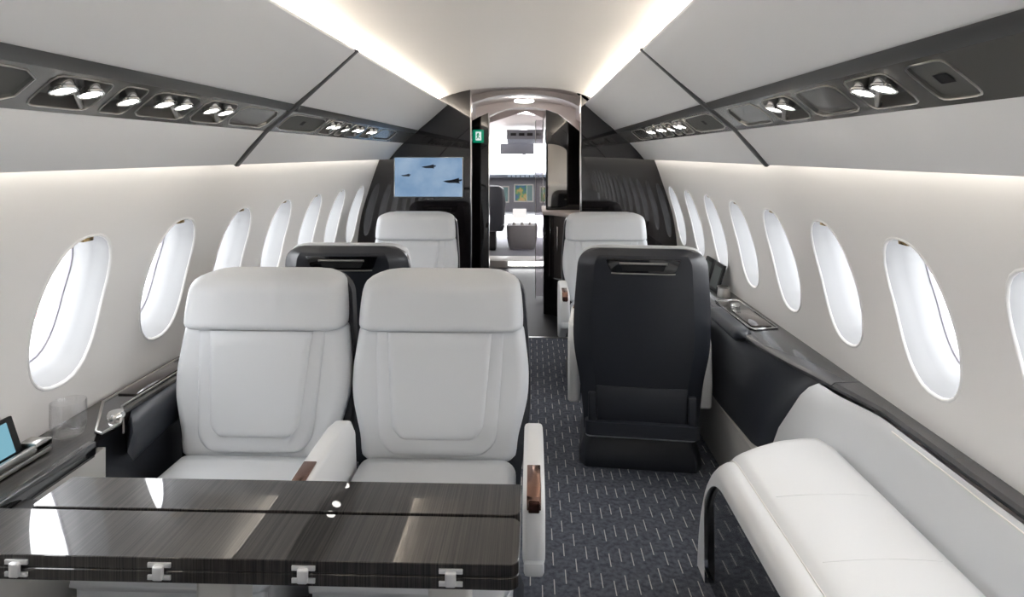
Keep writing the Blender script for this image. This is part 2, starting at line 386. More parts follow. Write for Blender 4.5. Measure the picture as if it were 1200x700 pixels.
# the curved carpet inlay in front of the galley
pts = [(XL+.02, YB+.06), (.13, YB+.06)]+[(.13+.30*math.sin(a), YB+.06+1.0*(1-math.cos(a))) for a in lin(0, PI/2, 10)]+[(.43, 6.5), (XL+.02, 6.5)]
# vestibule vault
def vault(xa, xb, zs, zc, n=20):
    c = (xa+xb)/2; h = (xb-xa)/2
    return [(c-h*math.cos(PI*i/n), zs+(zc-zs)*math.sin(PI*i/n)**.8) for i in range(n+1)]
V, Fc = [], []; vp = vault(-.95, 1.0, 1.55, 2.10); grid(V, Fc, lambda u, v: (vp[u][0], v, vp[u][1]), range(len(vp)), lin(YB+.05, 8.4, 6))
VEST = mat('vestibule_white', rgb(240, 230, 226), .45)
tag(mesh('ceiling_forward', V, Fc, VEST, ang=60), 'pale vaulted vestibule ceiling beyond the bulkhead', 'ceiling', kind='structure')
def arch(name, y0, y1, xa, xb, zs, zc, label, m, zo=2.2):
    ip = vault(xa, xb, zs, zc)
    outer = [(-1.0, zs-.3), (-1.0, zo), (1.0, zo), (1.0, zs-.3)]
    V, Fc = [], []
    up = [(x, zo+.0) for x, z in ip]
    grid(V, Fc, lambda u, v: (ip[u][0], y0, ip[u][1]+(zo-ip[u][1])*v), range(len(ip)), [0, 1])
    grid(V, Fc, lambda u, v: (ip[u][0], y0+(y1-y0)*v, ip[u][1]), range(len(ip)), [0, 1])
    return tag(mesh(name, V, Fc, m, ang=30), label, 'arch', kind='structure')
arch('trim_7', 5.75, 5.95, -.62, .70, 1.70, 2.06, 'rounded white header arch across the vestibule ceiling', VEST)
arch('trim_8', 7.0, 7.2, -.5, .62, 1.65, 2.03, 'rounded white header arch ahead of the cockpit doorway', VEST)
tag(box('wall_vestibule_left', -.95, -.90, YB+.05, 8.4, 0, 1.75, VEST), 'white vestibule side wall behind the exit panel', 'wall', kind='structure')
tag(box('wall_vestibule_right', .95, 1.0, YB+.05, 8.4, 0, 1.75, VEST), 'white vestibule side wall behind the galley', 'wall', kind='structure')
lathe('dome_light', [(0, 0), (.09, 0), (.10, .01), (.10, .02), (0, .02)], LEDW, None, (.05, 6.45, 2.04), 24)
tag(bpy.data.objects['dome_light'], 'round ceiling lamp in the vestibule', 'ceiling light')
# exit-sign partition
t = thing('exit_partition', 'dark veneer partition carrying the green exit sign', 'partition', (-.6, 5.6, 0))
prism('panel', [(-.90, 0), (-.255, 0), (-.255, 1.875), (-.34, 1.84), (-.43, 1.79), (-.90, 1.6)], 'y', 5.58, 5.63, BULKW, t)
box('edge_strip', -.262, -.252, 5.575, 5.635, 0, 1.872, CHROME, t, bev=.002)
GREEN = emis('exit_green', (.0, .42, .22, 1), .24); EXW = emis('exit_white', (.9, 1, .95, 1), .4)
e = thing('exit_sign', 'green running-man exit sign on the dark partition', 'exit sign', (-.345, 5.572, 1.66))
box('sign_plate', -.395, -.300, 5.566, 5.5795, 1.605, 1.72, GREEN, e, bev=.002)
mesh('door_pictogram', [(-.372+dx, 5.5645, 1.625+dz) for dx, dz in ((0, 0), (.05, 0), (.05, .078), (0, .078))], [(0, 1, 2, 3)], EXW, e, smooth=False)
man = [(.012, .060), (.020, .066), (.028, .062), (.026, .052), (.036, .044), (.033, .040), (.024, .044), (.022, .032), (.034, .022), (.038, .008), (.032, .008), (.027, .019), (.018, .024), (.010, .010), (.002, .010), (.010, .028), (.012, .042), (.004, .036), (.004, .042)]
mesh('running_man', [(-.370+x, 5.5638, 1.628+z) for x, z in man], [tuple(range(len(man)))], GREEN, e, smooth=False)
# galley cabinet on the right
g = thing('galley_cabinet', 'dark curved galley cabinet with pale counter and mirror', 'cabinet', (.6, 6.0, 0))
def gx(n=10): return [(.30+.22*(1-math.cos(a)), 5.35+.42*(1-math.sin(a))) for a in lin(PI/2*0, PI/2, n)]
cp = [(.24, 6.5), (.24, 5.85)]+[(.24+.28*math.sin(a)**1.2, 5.85-.5*(1-math.cos(a))**.9) for a in lin(0.1, PI/2, 8)]+[(.90, 5.35), (.90, 6.5)]
prism('lower_body', cp, 'z', 0, .93, BULKW, g, bev=.004)
prism('counter_top', [((x-.6)*1.03+.6, (y-6)*1.01+6) for x, y in cp], 'z', .93, .965, VEST, g, bev=.006)
prism('upper_body', [(.265, 0.966), (.265, 1.93), (.38, 1.89), (.52, 1.78), (.66, 1.66), (.90, 1.55), (.90, .966)], 'y', 6.0, 6.5, BULKW, g)
prism('mirror_panel', [(.285, 1.0), (.285, 1.60)]+[(.285+.18*math.sin(a), 1.60-.08*(1-math.cos(a))) for a in lin(.1, PI/2, 8)]+[(.465, 1.0)], 'y', 5.985, 6.0, MIRROR, g)
tube('door_pull', [(.36, 5.66, .62), (.36, 5.60, .63), (.36, 5.60, .83), (.36, 5.66, .84)], .006, CHROME, g)
gp = thing('glass_partition', 'narrow clear glass panel with bright metal edges beside the galley', 'glass panel', (.27, 6.6, 0))
box('pane', .17, .245, 6.52, 6.532, .02, 1.86, SMOKE, gp)
box('edge_strip', .242, .252, 6.51, 6.542, 0, 1.88, CHROME, gp, bev=.002)
box('edge_strip', .165, .171, 6.51, 6.542, 0, 1.85, SATIN, gp, bev=.002)
# cockpit doorway
DY = 8.35
V, Fc = [], []
op = [(-.60, 0), (-.60, 1.70), (-.45, 1.92), (.05, 2.08), (.45, 1.92), (.60, 1.70), (.60, 0)]
oo = [(-1.0, 0), (-1.0, 1.9), (-.7, 2.15), (.05, 2.25), (.8, 2.15), (1.0, 1.9), (1.0, 0)]
for yy in (DY, DY+.06):
    b = len(V); V += [(x, yy, z) for x, z in op]+[(x, yy, z) for x, z in oo]
    Fc += [(b+i, b+i+1, b+7+i+1, b+7+i) for i in range(6)]
Fc += [(i, i+1, 14+i+1, 14+i) for i in range(6)]
tag(mesh('wall_cockpit', V, Fc, VEST, ang=30), 'white cockpit doorway surround', 'wall', kind='structure')
st = thing('cockpit_step', 'bright lit step at the cockpit doorway', 'step', (.05, DY, 0))
box('tread', -.60, .60, DY-.12, DY+.3, .0, .09, GREYPANEL, st, bev=.006)
box('light_strip', -.18, .34, DY-.128, DY-.1201, .03, .08, STEP, st)
tag(box('floor_cockpit', -1.0, 1.0, DY+.3, 10.6, .02, .09, mat('cockpit_floor', rgb(96, 96, 104), .8)), 'grey cockpit floor', 'floor', kind='structure')
# cockpit shell: side walls and roof, windscreen left open to the sky behind glass
V, Fc = [], []
sec = [(-1.0, .05), (-1.05, .8), (-.95, 1.25)]
grid(V, Fc, lambda u, v: (sec[u][0]*(1-.12*(v-8.4)), v, sec[u][1]), range(3), [8.4, 10.6])
grid(V, Fc, lambda u, v: (-sec[u][0]*(1-.12*(v-8.4)), v, sec[u][1]), range(3), [8.4, 10.6])
tag(mesh('wall_cockpit_side', V, Fc, VEST, ang=40), 'pale cockpit side lining', 'wall', kind='structure')
V, Fc = [], []; rp = [(-.95, 1.5), (-.8, 1.8), (-.4, 2.0), (0, 2.05), (.4, 2.0), (.8, 1.8), (.95, 1.5)]
grid(V, Fc, lambda u, v: (rp[u][0], v, rp[u][1]-.12*(v-8.4)), range(7), [8.4, 9.7])
tag(mesh('ceiling_cockpit', V, Fc, VEST, ang=40), 'pale cockpit roof lining', 'ceiling', kind='structure')
ohp = thing('cockpit_switchboard', 'grey cockpit overhead switch panel', 'switch panel', (.05, 9.0, 1.85))
prism('body', [(9.05, 1.86), (9.05, 1.72), (9.45, 1.66), (9.5, 1.84)], 'x', -.24, .30, mat('switchboard_grey', rgb(120, 122, 130), .5), ohp, bev=.01)
prism('sun_visor', [(9.6, 1.665), (9.62, 1.50), (9.63, 1.50), (9.64, 1.67)], 'x', -.36, .16, MATS['switchboard_grey'], ohp, bev=.003)
for i in range(4): box('switch_row', -.18+.12*i, -.10+.12*i, 9.043, 9.0495, 1.77, 1.81, BLACKM, ohp)
ws = thing('window_100', 'cockpit windscreen with slim posts', 'windscreen', (.05, 10.6, 1.3), kind='structure')
for x0, x1 in ((-.93, -.04), (.04, .93)):
    mesh('pane', [(x0, 10.6, 1.22), (x1, 10.6, 1.22), (x1*.9, 10.15, 1.86), (x0*.9, 10.15, 1.86)], [(0, 1, 2, 3)], PANE, ws, smooth=False)
for x in (-.93, 0.0, .93): tube('post', [(x, 10.6, 1.2), (x*.9, 10.15, 1.88)], .03, VEST, ws)
INSTR = mat('instrument_grey', rgb(120, 122, 130), .5)
ip = thing('instrument_panel', 'grey cockpit instrument panel with colour displays under a dark glareshield', 'instrument panel', (.05, 9.9, .1))
prism('fascia', [(9.756, .6), (9.892, 1.165), (10.2, 1.165), (10.2, .5)], 'x', -.9, .9, INSTR, ip, bev=.006)
prism('glareshield', [(9.68, 1.13), (9.70, 1.185), (10.0, 1.215), (10.5, 1.19), (10.3, 1.13)], 'x', -.92, .92, mat('glareshield_slate', rgb(80, 86, 96), .6), ip, bev=.01)
DISP = mat('display', (0, 0, 0, 1), .2)
def display_mat():
    m = MATS['display']; nt = m.node_tree; p = nt.nodes['Principled BSDF']
    tc = nd(nt, 'ShaderNodeTexCoord'); n = nd(nt, 'ShaderNodeTexNoise'); n.inputs['Scale'].default_value = 14; n.inputs['Detail'].default_value = 1
    cr = nd(nt, 'ShaderNodeValToRGB'); els = cr.color_ramp.elements
    els[0].position = .35; els[0].color = rgb(60, 90, 130); els[1].position = .65; els[1].color = rgb(170, 140, 90)
    a = els.new(.5); a.color = rgb(70, 130, 80)
    nt.links.new(tc.outputs['Object'], n.inputs['Vector']); nt.links.new(n.outputs[0], cr.inputs[0])
    nt.links.new(cr.outputs[0], p.inputs['Emission Color']); p.inputs['Emission Strength'].default_value = .4
display_mat()
def on_fascia(x, z, d=.004): return (x, 9.78+(z-.7)*.24-d, z)
for cx, wd, z0, z1 in ((-.38, .26, .76, .98), (.0, .27, .77, 1.01), (.40, .26, .76, .98)):
    a = mesh('display_bezel', [on_fascia(cx-wd/2-.02, z0-.02), on_fascia(cx+wd/2+.02, z0-.02), on_fascia(cx+wd/2+.02, z1+.02), on_fascia(cx-wd/2-.02, z1+.02)], [(0, 1, 2, 3)], GREYPANEL, ip, smooth=False)
    mesh('screen', [on_fascia(cx-wd/2, z0, .007), on_fascia(cx+wd*.16, z0, .007), on_fascia(cx+wd*.16, z1, .007), on_fascia(cx-wd/2, z1, .007)], [(0, 1, 2, 3)], DISP, a, smooth=False)
    mesh('screen', [on_fascia(cx+wd*.2, z0, .007), on_fascia(cx+wd/2, z0, .007), on_fascia(cx+wd/2, z1, .007), on_fascia(cx+wd*.2, z1, .007)], [(0, 1, 2, 3)], mat('display_side', rgb(70, 84, 84), .3, emit=rgb(70, 90, 90), estr=.5) if 'display_side' not in MATS else MATS['display_side'], a, smooth=False)
for i in range(9): box('switch', -.25+.07*i, -.20+.07*i, 9.672, 9.69, 1.145, 1.172, mat('switch_pale', rgb(150, 165, 180), .4) if 'switch_pale' not in MATS else MATS['switch_pale'], ip, bev=.002)
cp_ = thing('centre_pedestal', 'grey rounded cockpit centre pedestal with a white lit screen on it', 'pedestal', (.03, 9.5, .09))
loft('body', [[(-.02+x*s, 9.45+y*s, z) for x, y in rrect(.235, .2, .08)] for z, s in ((.091, .8), (.12, .85), (.25, .97), (.40, 1.0), (.44, .97))], mat('pedestal_grey', rgb(140, 140, 142), .4), cp_)
mesh('lit_screen', [(-.17, 9.70, .50), (.04, 9.70, .50), (.04, 9.73, .65), (-.17, 9.73, .65)], [(0, 1, 2, 3)], emis('lit_white', (1, .95, .93, 1), .45), cp_, smooth=False)
for i in range(3): lathe('knob', [(0, 0), (.025, 0), (.02, .04), (0, .04)], SATIN, cp_, (-.14+.12*i, 9.35, .44), 14)
ps = thing('pilot_seat', 'black pilot seat seen through the cockpit doorway', 'seat', (-.51, 9.15, .09))
loft('backrest', [[(-.52+x, 9.0+y+.12*(z-.5), z) for x, y in rrect(h, .06, .05)] for z, h in ((.45, .2), (.5, .25), (.8, .27), (1.0, .24), (1.04, .18))], BLACKL, ps)
box('cushion', -.77, -.28, 9.0, 9.5, .38, .5, BLACKL, ps, bev=.03)
box('pedestal', -.64, -.40, 9.1, 9.4, .09, .38, BLACKM, ps, bev=.02)

# ------------------------------------------------------------------ wall screen
tv = thing('wall_screen', 'flat screen on the dark bulkhead showing three jet aircraft in blue sky', 'screen', (-.72, 5.08, 1.15))
sx = lambda px: EYE[0]+(px-623.5)/143.6
sz = lambda py: 1.5-(py-181)/143.6
def skymat():
    m = mat('screen_sky', (0, 0, 0, 1), .15); nt = m.node_tree; p = nt.nodes['Principled BSDF']
    tc = nd(nt, 'ShaderNodeTexCoord'); n = nd(nt, 'ShaderNodeTexNoise'); n.inputs['Scale'].default_value = 5; n.inputs['Detail'].default_value = 3
    cr = nd(nt, 'ShaderNodeValToRGB'); cr.color_ramp.elements[0].color = rgb(112, 150, 190); cr.color_ramp.elements[1].color = rgb(176, 200, 224)
    cr.color_ramp.elements[0].position = .3; cr.color_ramp.elements[1].position = .75
    nt.links.new(tc.outputs['Object'], n.inputs['Vector']); nt.links.new(n.outputs[0], cr.inputs[0]); nt.links.new(cr.outputs[0], p.inputs['Emission Color'])
    p.inputs['Emission Strength'].default_value = .36
    return m
x0, x1, z0, z1 = sx(461), sx(542.5), sz(231.5), sz(184)
box('housing', x0, x1, 5.063, 5.0975, z0, z1, SATIN, tv, bev=.003)
scr = box('display', x0+.006, x1-.006, 5.061, 5.0632, z0+.006, z1-.006, skymat(), tv)
JET = mat('jet_print', rgb(40, 48, 60), .6)
jet = [(-.075, .002), (-.045, .010), (-.02, .012), (.01, .018), (.055, .030), (.05, .016), (.075, .020), (.07, .006), (.05, .0), (.06, -.014), (.02, -.010), (-.03, -.010)]
for px, py, k, fl in ((502, 196, .8, 1), (475, 206, .55, 1), (530, 213, 1.05, 1)):
    cx, cz = sx(px), sz(py); pp = [(cx+fl*k*a, 5.0605, cz+k*b*(1 if fl > 0 else 1)) for a, b in jet]
    mesh('jet_picture', pp, [tuple(range(len(pp)))], JET, scr, smooth=False)

# ------------------------------------------------------------------ seats (facing -Y, origin on the floor)
HW = [(.44, .25), (.48, .262), (.54, .270), (.60, .286), (.67, .302), (.75, .305), (.85, .294), (.92, .284)]
HH = [(.87, .283), (.93, .286), (1.0, .281), (1.04, .274), (1.07, .262), (1.10, .245)]
SH = [(.21, .262), (.30, .268), (.45, .285), (.58, .306), (.68, .311), (.80, .306), (.95, .294), (1.02, .286), (1.08, .272)]
def yf(z): return .17+(z-.47)*.16
def soft(name, z0, z1, hwf, y0f, dep, r, e0, e1, m, parent, nz=18, bulge=0):
    rings = []
    zs = []
    for i in range(nz+1):
        t = i/nz; zs.append(z0+(z1-z0)*(t-.06*math.sin(2*PI*t)))
    for z in zs:
        s = 1.0
        if z-z0 < e0: q = (z-z0)/e0; s = min(s, 1-(1-q)**2.2)
        if z1-z < e1: q = (z1-z)/e1; s = min(s, 1-(1-q)**2.2)
        sd = max(.03, math.sqrt(max(0, s)))
        inset = (1-sd)*dep*.5
        hw = hwf(z)-inset*1.1
        mid = y0f(z)+dep/2
        ring = []
        for x, y in rrect(hw, dep/2-inset*.98, r*max(.25, sd), 6):
            b = bulge*(1-(x/hw)**2)*sd if y < 0 else 0
            ring.append((x, mid+y-b, z))
        rings.append(ring)
    return loft(name, rings, m, parent, ang=75)
def pad(name, z0, z1, hwt, hwb, rc, h, m, parent, surf, nu=22, nv=22, edge=.02):
    """a padded panel on a front surface surf(x,z)->y, straight top, rounded lower corners"""
    V, Fc = [], []
    for j in range(nv+1):
        t = j/nv; z = z0+(z1-z0)*(t**1.6)
        hw = hwb+(hwt-hwb)*((z-z0)/(z1-z0))**.8
        if z-z0 < rc: q = 1-(z-z0)/rc; hw -= rc*(1-math.sqrt(max(0, 1-q*q)))
        for i in range(nu+1):
            u = math.sin((i/nu*2-1)*PI/2); x = hw*u
            ed = min(hw-abs(x), z-z0, (z1-z)+.002)
            k = max(0, min(1, ed/edge)); k = math.sqrt(1-(1-k)**2)
            V.append((x, surf(x, z)+.003-h*k-.003*k, z))
    n = nu+1
    for j in range(nv):
        for i in range(nu): Fc.append((j*n+i, j*n+i+1, (j+1)*n+i+1, (j+1)*n+i))
    return mesh(name, V, Fc, m, parent, ang=80)
def make_seat(arms=(-.318, .318)):
    r = thing('cabin_seat', 'seat', 'seat', absolute=False)
    # plinth and lower structure
    b0 = [(x, y) for x, y in [(-.29, -.16), (-.24, -.24), (.24, -.24), (.29, -.16), (.29, .20), (.26, .25), (-.26, .25), (-.29, .20)]]
    V = [(x, y, 0) for x, y in b0]+[(x, y, .05) for x, y in b0]+[(x*.90, y*.88, .15) for x, y in b0]
    Fc = [tuple(range(8)), tuple(range(16, 24))]+[(k*8+i, k*8+(i+1) % 8, k*8+8+(i+1) % 8, k*8+8+i) for k in (0, 1) for i in range(8)]
    mesh('plinth', V, Fc, SHELL, r, bev=.008)
    box('seat_pan', -.26, .26, -.29, .27, .15, .365, LEATHER2, r, bev=.02, seg=3)
    box('legrest', -.25, .25, -.325, -.285, .12, .385, LEATHER, r, bev=.018, seg=3)
    # seat cushion: loft front to back
    rings = []
    for i in range(15):
        t = i/14; y = -.345+.54*t; e = min(t/.14, (1-t)/.08, 1); s = math.sqrt(1-(1-e)**2)*.95+.05
        zt = .485-.03*max(0, (.25-t)/.25)**2; h = .125*s
        rings.append([(x*(.93+.07*s), y, zt-.0625+z*s+.012*(1-(x/.264)**2)*(1 if z > 0 else 0)) for x, z in rrect(.264, .0625, .045, 6)])
    sc = loft('seat_cushion', rings, LEATHER, r, ang=80)
    # backrest
    soft('backrest', .46, .91, lambda z: sinterp(HW, z), yf, .10, .04, .03, .02, LEATHER, r, 24, bulge=.012)
    def surf(x, z): return yf(z)-.012*(1-(x/sinterp(HW, z))**2)+.001
    pad('outer_panel', .495, .888, .222, .192, .07, .006, LEATHER, r, surf)
    pad('inner_panel', .545, .888, .182, .150, .055, .016, LEATHER, r, surf)
    soft('headrest', .885, 1.085, lambda z: sinterp(HH, z)-.10*max(0, (z-1.05)/.035)**2*.3, lambda z: yf(z)-.028+.05*max(0, (z-1.02)/.06)**2, .125, .05, .022, .04, LEATHER, r, 18, bulge=.012)
    # rear shell
    rings = []
    for i in range(32):
        z = .20+.875*(1-(1-i/31)**1.5); hw = sinterp(SH, z)
        if z > 1.0: hw -= .075-math.sqrt(max(0, .075**2-(z-1.0)**2))
        y0 = yf(max(z, .42))+.10-(.10*max(0, (.42-z)/.2)**2)*0; d = .078
        if z > 1.045: d -= (z-1.045)*1.6
        if z < .23: d -= (.23-z)*.8
        prof = [(-hw, -.03), (-hw-.002, .012), (-hw*.93, .035), (-hw*.74, d), (-hw*.4, d+.006), (0, d+.008), (hw*.4, d+.006), (hw*.74, d), (hw*.93, .035), (hw+.002, .012), (hw, -.03), (0, -.03)]
        rings.append([(x, y0+y, z) for x, y in prof])
    sh = loft('back_shell', rings, SHELL, r, ang=24)
    yb = lambda z, d=0: yf(max(z, .42))+.10+.086+d
    # grab handle recess at the top of the shell
    hp = lambda x, z, d: (x, yb(z, d), z)
    P0 = [(-.165, 1.035), (.165, 1.035), (.145, .985), (.125, .965), (-.125, .965), (-.145, .985)]
    V = [hp(x, z, -.012) for x, z in P0]+[hp(x, z, .006) for x, z in P0]
    hb = mesh('handle_surround', V, [tuple(range(6, 12))]+[(i, (i+1) % 6, 6+(i+1) % 6, 6+i) for i in range(6)], BLACKG, r, bev=.003)
    P1 = [(-.10, 1.012), (.10, 1.012), (.088, .982), (-.088, .982)]
    mesh('handle_slot', [hp(x, z, .0068) for x, z in P1], [(0, 1, 2, 3)], BLACKM, hb, smooth=False)
    tube('handle_bar', [hp(x, 1.016-.0*(abs(x)), .009) for x in lin(-.105, .105, 6)], .005, SATIN, hb)
    tube('handle_lip', [hp(x, .969+.06*max(0, abs(x)-.11), .008) for x in lin(-.14, .14, 14)], .003, SATIN, hb)
    # literature pocket low on the shell
    V = [hp(x, z, d) for d in (-.01, .004) for x, z in ((-.20, .26), (.20, .26), (.205, .43), (-.205, .43))]
    mesh('pocket_panel', V, [(4, 5, 6, 7), (0, 1, 5, 4), (1, 2, 6, 5), (2, 3, 7, 6), (3, 0, 4, 7)], SHELL, r, bev=.003)
    loft('pocket_lip', [[(x, yb(.42)+y*.9+.005, z+.0) for x, y in rrect(.258, .035, .03, 5)] for z in (.215, .222, .268, .275)], BLACKL, r, ang=50)
    for s in (-1, 1): box('pocket_post', s*.225-.018, s*.225+.018, yb(.42)-.01, yb(.42)+.018, .27, .40, SHELL, r, bev=.006)
    for ao in arms:
        out = [(-.305, .455), (-.322, .50), (-.325, .60), (-.305, .637), (-.26, .645), (.02, .652), (.10, .64), (.15, .58), (.17, .40), (.15, .27), (.10, .25), (.0, .30), (-.18, .40), (-.28, .43)]
        a = prism('armrest', out, 'x', ao-.029, ao+.029, LEATHER_W, r, bev=.014, seg=3)
        box('toe_cap', ao-.026, ao+.026, -.322, -.27, .425, .462, LEATHER2, a, bev=.01)
        pl = prism('latch_plate', [(-.328, .60), (-.320, .632), (-.302, .647), (-.20, .6535), (-.20, .648), (-.29, .64), (-.315, .60)], 'x', ao-.018, ao+.018, COPPER, a, bev=.002)
        box('latch_button', ao-.014, ao+.014, -.332, -.32, .595, .622, COPPERD, a, bev=.003)
    return r
def place(seat, loc, rz, label, group):
    seat.location = loc; seat.rotation_euler = (0, 0, rz); seat['label'] = label; seat['group'] = group
    return seat
s1 = place(make_seat((.322,)), (-.183, 1.90, 0), 0, 'pale grey leather seat facing the table on the aisle side of its pair', 'cabin seats')
s2 = place(make_seat((.326,)), (-.803, 1.90, 0), 0, 'pale grey leather seat facing the table, window side of its pair', 'cabin seats')
s3 = place(make_seat(), (.672, 3.22, 0), PI-math.radians(6), 'black-backed seat turned away, with pale armrests, ahead of the divan', 'cabin seats')
s4 = place(copy_tree(s3), (-.735, 3.26, 0), PI, 'dark-backed seat turned away, half hidden behind the pair at the table', 'cabin seats')
s5 = place(copy_tree(s3), (-.70, 4.16, 0), 0, 'pale seat against the dark bulkhead below the wall screen', 'cabin seats')
s6 = place(copy_tree(s3), (.655, 4.16, 0), 0, 'pale seat against the dark bulkhead beside the galley, facing the black-backed seat', 'cabin seats')

# ------------------------------------------------------------------ side ledges and consoles
def ledge_edge_r(y): return sinterp([(0, 1.255), (2.05, 1.255), (2.3, 1.21), (2.6, 1.14), (2.9, 1.10), (3.2, 1.085), (5.1, 1.085)], y)
# right
r = thing('side_console', 'dark side ledge with black leather panel running from divan to bulkhead', 'side console', (1.2, 3.6, 0))
ys = lin(2.28, 3.3, 18)+[4.0, YB-.002]
def sec_r(y):
    e = ledge_edge_r(y); return [(e, y, .655), (e-.004, y, .668), (e+.008, y, .678), (wx(.68)-.002, y, .682), (wx(.66)-.002, y, .655)]
loft('ledge_top', [sec_r(y) for y in ys], mat('ledge_graphite', rgb(92, 93, 96), .22, metal=.3, coat=.5), r, ang=40)
YS = lambda y, z: y if y > 2.9 else max(y, 2.36+(.655-z)*.42)+(y-2.28)*.15
ys2 = ys
def bx_(y): return interp([(2.25, 1.10), (2.6, 1.045), (3, 1.03), (6, 1.03)], y)
def lf(y):
    P = [(ledge_edge_r(y)+.01, .6545), (ledge_edge_r(y)-.006, .635), (ledge_edge_r(y)-.022, .60), (bx_(y)+.012, .42), (bx_(y), .302), (bx_(y)+.05, .302), (1.25, .60)]
    return [(x, max(y, YS(2.28, z)+(y-2.28)*.3) if y < 2.9 else y, z) for x, z in P]
loft('leather_face', [lf(y) for y in ys2], BLACKL, r, ang=50)
loft('kick_panel', [[(1.035, y, 0), (1.028, y, .30), (1.06, y, .30), (1.06, y, 0)] for y in (2.32, YB-.002)], GREYPANEL, r)
rings = []
for i in range(13):
    t = i/12; y = 2.86+.50*t; e = min(t/.08, (1-t)/.08, 1); s = math.sqrt(1-(1-e)**2)*.9+.1
    rings.append([(1.10+x*s*.98, y, .668+z*s) for x, z in rrect(.042, .028, .02, 4)])
loft('armrest_pad', rings, BLACKL, r, ang=60)
def tray(p, y0, y1, xa, xb, sgn, z):
    pts = [(sgn*xa, y0+.03), (sgn*(xa+.02), y0), (sgn*xb, y0+.03), (sgn*xb, y1-.02), (sgn*(xb-.02), y1), (sgn*xa, y1-.03)]
    tr = prism('tray', pts, 'z', z, z+.004, BLACKG, p)
    tube('tray_rim', [(x, y, z+.005) for x, y in pts], .004, CHROME, p, closed=True)
    lathe('control_knob', [(0, 0), (.024, 0), (.024, .012), (.02, .02), (0, .022)], CHROME, p, (sgn*(xa+xb)/2, y0+.12 if sgn < 0 else y1-.16, z+.004), 20)
    box('control_panel', min(sgn*(xa+.02), sgn*(xb-.02)), max(sgn*(xa+.02), sgn*(xb-.02)), y0+.20 if sgn < 0 else y0+.05, y1-.05 if sgn < 0 else y1-.24, z+.003, z+.009, mat('smoked_panel', rgb(52, 42, 40), .12, coat=1) if 'smoked_panel' not in MATS else MATS['smoked_panel'], p, bev=.003)
tray(r, 2.93, 3.52, 1.15, 1.285, 1, .6815)
kp = thing('chrome_cup', 'small round chrome holder on the ledge behind the black-backed seat', 'cup holder', (1.235, 3.62, .681))
lathe('cup', [(0, 0.0), (.036, 0.0), (.036, .02), (.032, .05), (.036, .055), (.036, .06), (.028, .06), (.028, .03), (0, .03)], SATIN, kp, (1.235, 3.62, .682), 24)
for i, y in enumerate((3.70, 3.90)):
    f = thing('menu_screen', 'small framed dark screen standing on the ledge, %s the chrome cup holder' % ('next to' if i == 0 else 'further from'), 'screen', (1.25, y, .68), 'small screens on the ledge')
    V = [(1.215, y, .683), (1.215, y+.17, .683), (1.262, y+.17, .845), (1.262, y, .845), (1.231, y, .681), (1.231, y+.17, .681), (1.278, y+.17, .843), (1.278, y, .843)]
    mesh('frame', V, [(0, 1, 2, 3), (4, 5, 6, 7), (0, 1, 5, 4), (1, 2, 6, 5), (2, 3, 7, 6), (3, 0, 4, 7)], BLACKM, f, bev=.004)
    q = lambda u, v: (1.2135+.047*v, y+.17*u, .683+.162*v)
    mesh('screen', [q(.12, .12), q(.88, .12), q(.88, .88), q(.12, .88)], [(0, 1, 2, 3)], mat('dim_screen', rgb(110, 116, 116), .15) if 'dim_screen' not in MATS else MATS['dim_screen'], f, smooth=False)
lg = loft('trim_9', [[(x+(.012 if i in (0, 1) else .008 if i == 2 else 0)*(y < 2.2), y, z) for i, (x, y, z) in enumerate(sec_r(y))] for y in (-1.88, 0, 1, 2.05, 2.275)], MATS['ledge_graphite'], ang=40)
tag(lg, 'narrow dark ledge strip along the wall behind the divan', 'ledge', kind='structure')
# left
l = thing('side_console', 'dark veneer side ledge along the wall beside the table and paired seats', 'side console', (-1.2, 2.0, 0))
LE = lambda y: -interp([(-2, 1.115), (1.74, 1.115), (1.84, 1.17), (2.40, 1.17), (2.5, 1.12), (6, 1.12)], y)
ys = [-1.88, 0, 1, 1.74, 1.79, 1.84, 2.40, 2.45, 2.5, 3.5, YB-.002]
loft('ledge_top', [[(-wx(.66)+.002, y, .64), (-wx(.68)+.002, y, .672), (LE(y)-.03, y, .672), (LE(y)-.026, y, .676), (LE(y)-.004, y, .676), (LE(y), y, .668), (LE(y), y, .635)] for y in ys], LEDGEW, l, ang=25)
loft('side_panel', [[(-1.125, y, 0), (-1.125, y, .6345), (-1.18, y, .6345), (-1.18, y, 0)] for y in (-1.88, 1.80)], GREYPANEL, l)
loft('leather_face', [[(-1.128, y, 0), (-1.128, y, .50), (-1.185, y, .6345), (-1.24, y, .6345), (-1.24, y, 0)] for y in (1.8005, YB-.002)], BLACKL, l)
rings = []
for i in range(19):
    t = i/18; e = min(t/.06, (1-t)/.06, 1); sc = math.sqrt(1-(1-e)**2)*.9+.1
    xi = -1.078-.036*min(1, t*2.2); xo = -1.186; c = (xi+xo)/2; h = (xi-xo)/2; ring_ = []
    for x, z in rrect(h, .055, .022, 4):
        yi = 1.83+.57*t; yo = 1.985+.415*t; q = (x/h+1)/2
        ring_.append((c+x, yo+(yi-yo)*q, .607+z*sc+.008*(1-(x/h)**2)*(z > 0)))
    rings.append(ring_)
loft('armrest_pad', rings, BLACKL, l, ang=60)
tube('pad_trim', [(-1.196, 1.985, .655), (-1.135, 1.895, .662), (-1.095, 1.835, .662)], .003, SATIN, l)
box('ledge_rim', -1.138, -1.113, -1.88, 1.745, .64, .6785, BLACKG, l, bev=.004)
pts = [(-1.13, 1.79), (-1.155, 1.80), (-1.287, 2.02), (-1.287, 2.46), (-1.20, 2.46), (-1.20, 1.985), (-1.12, 1.86)]
prism('tray', pts, 'z', .6725, .6785, BLACKG, l)
tube('tray_rim', [(x, y, .6795) for x, y in pts], .0045, SATIN, l, closed=True)
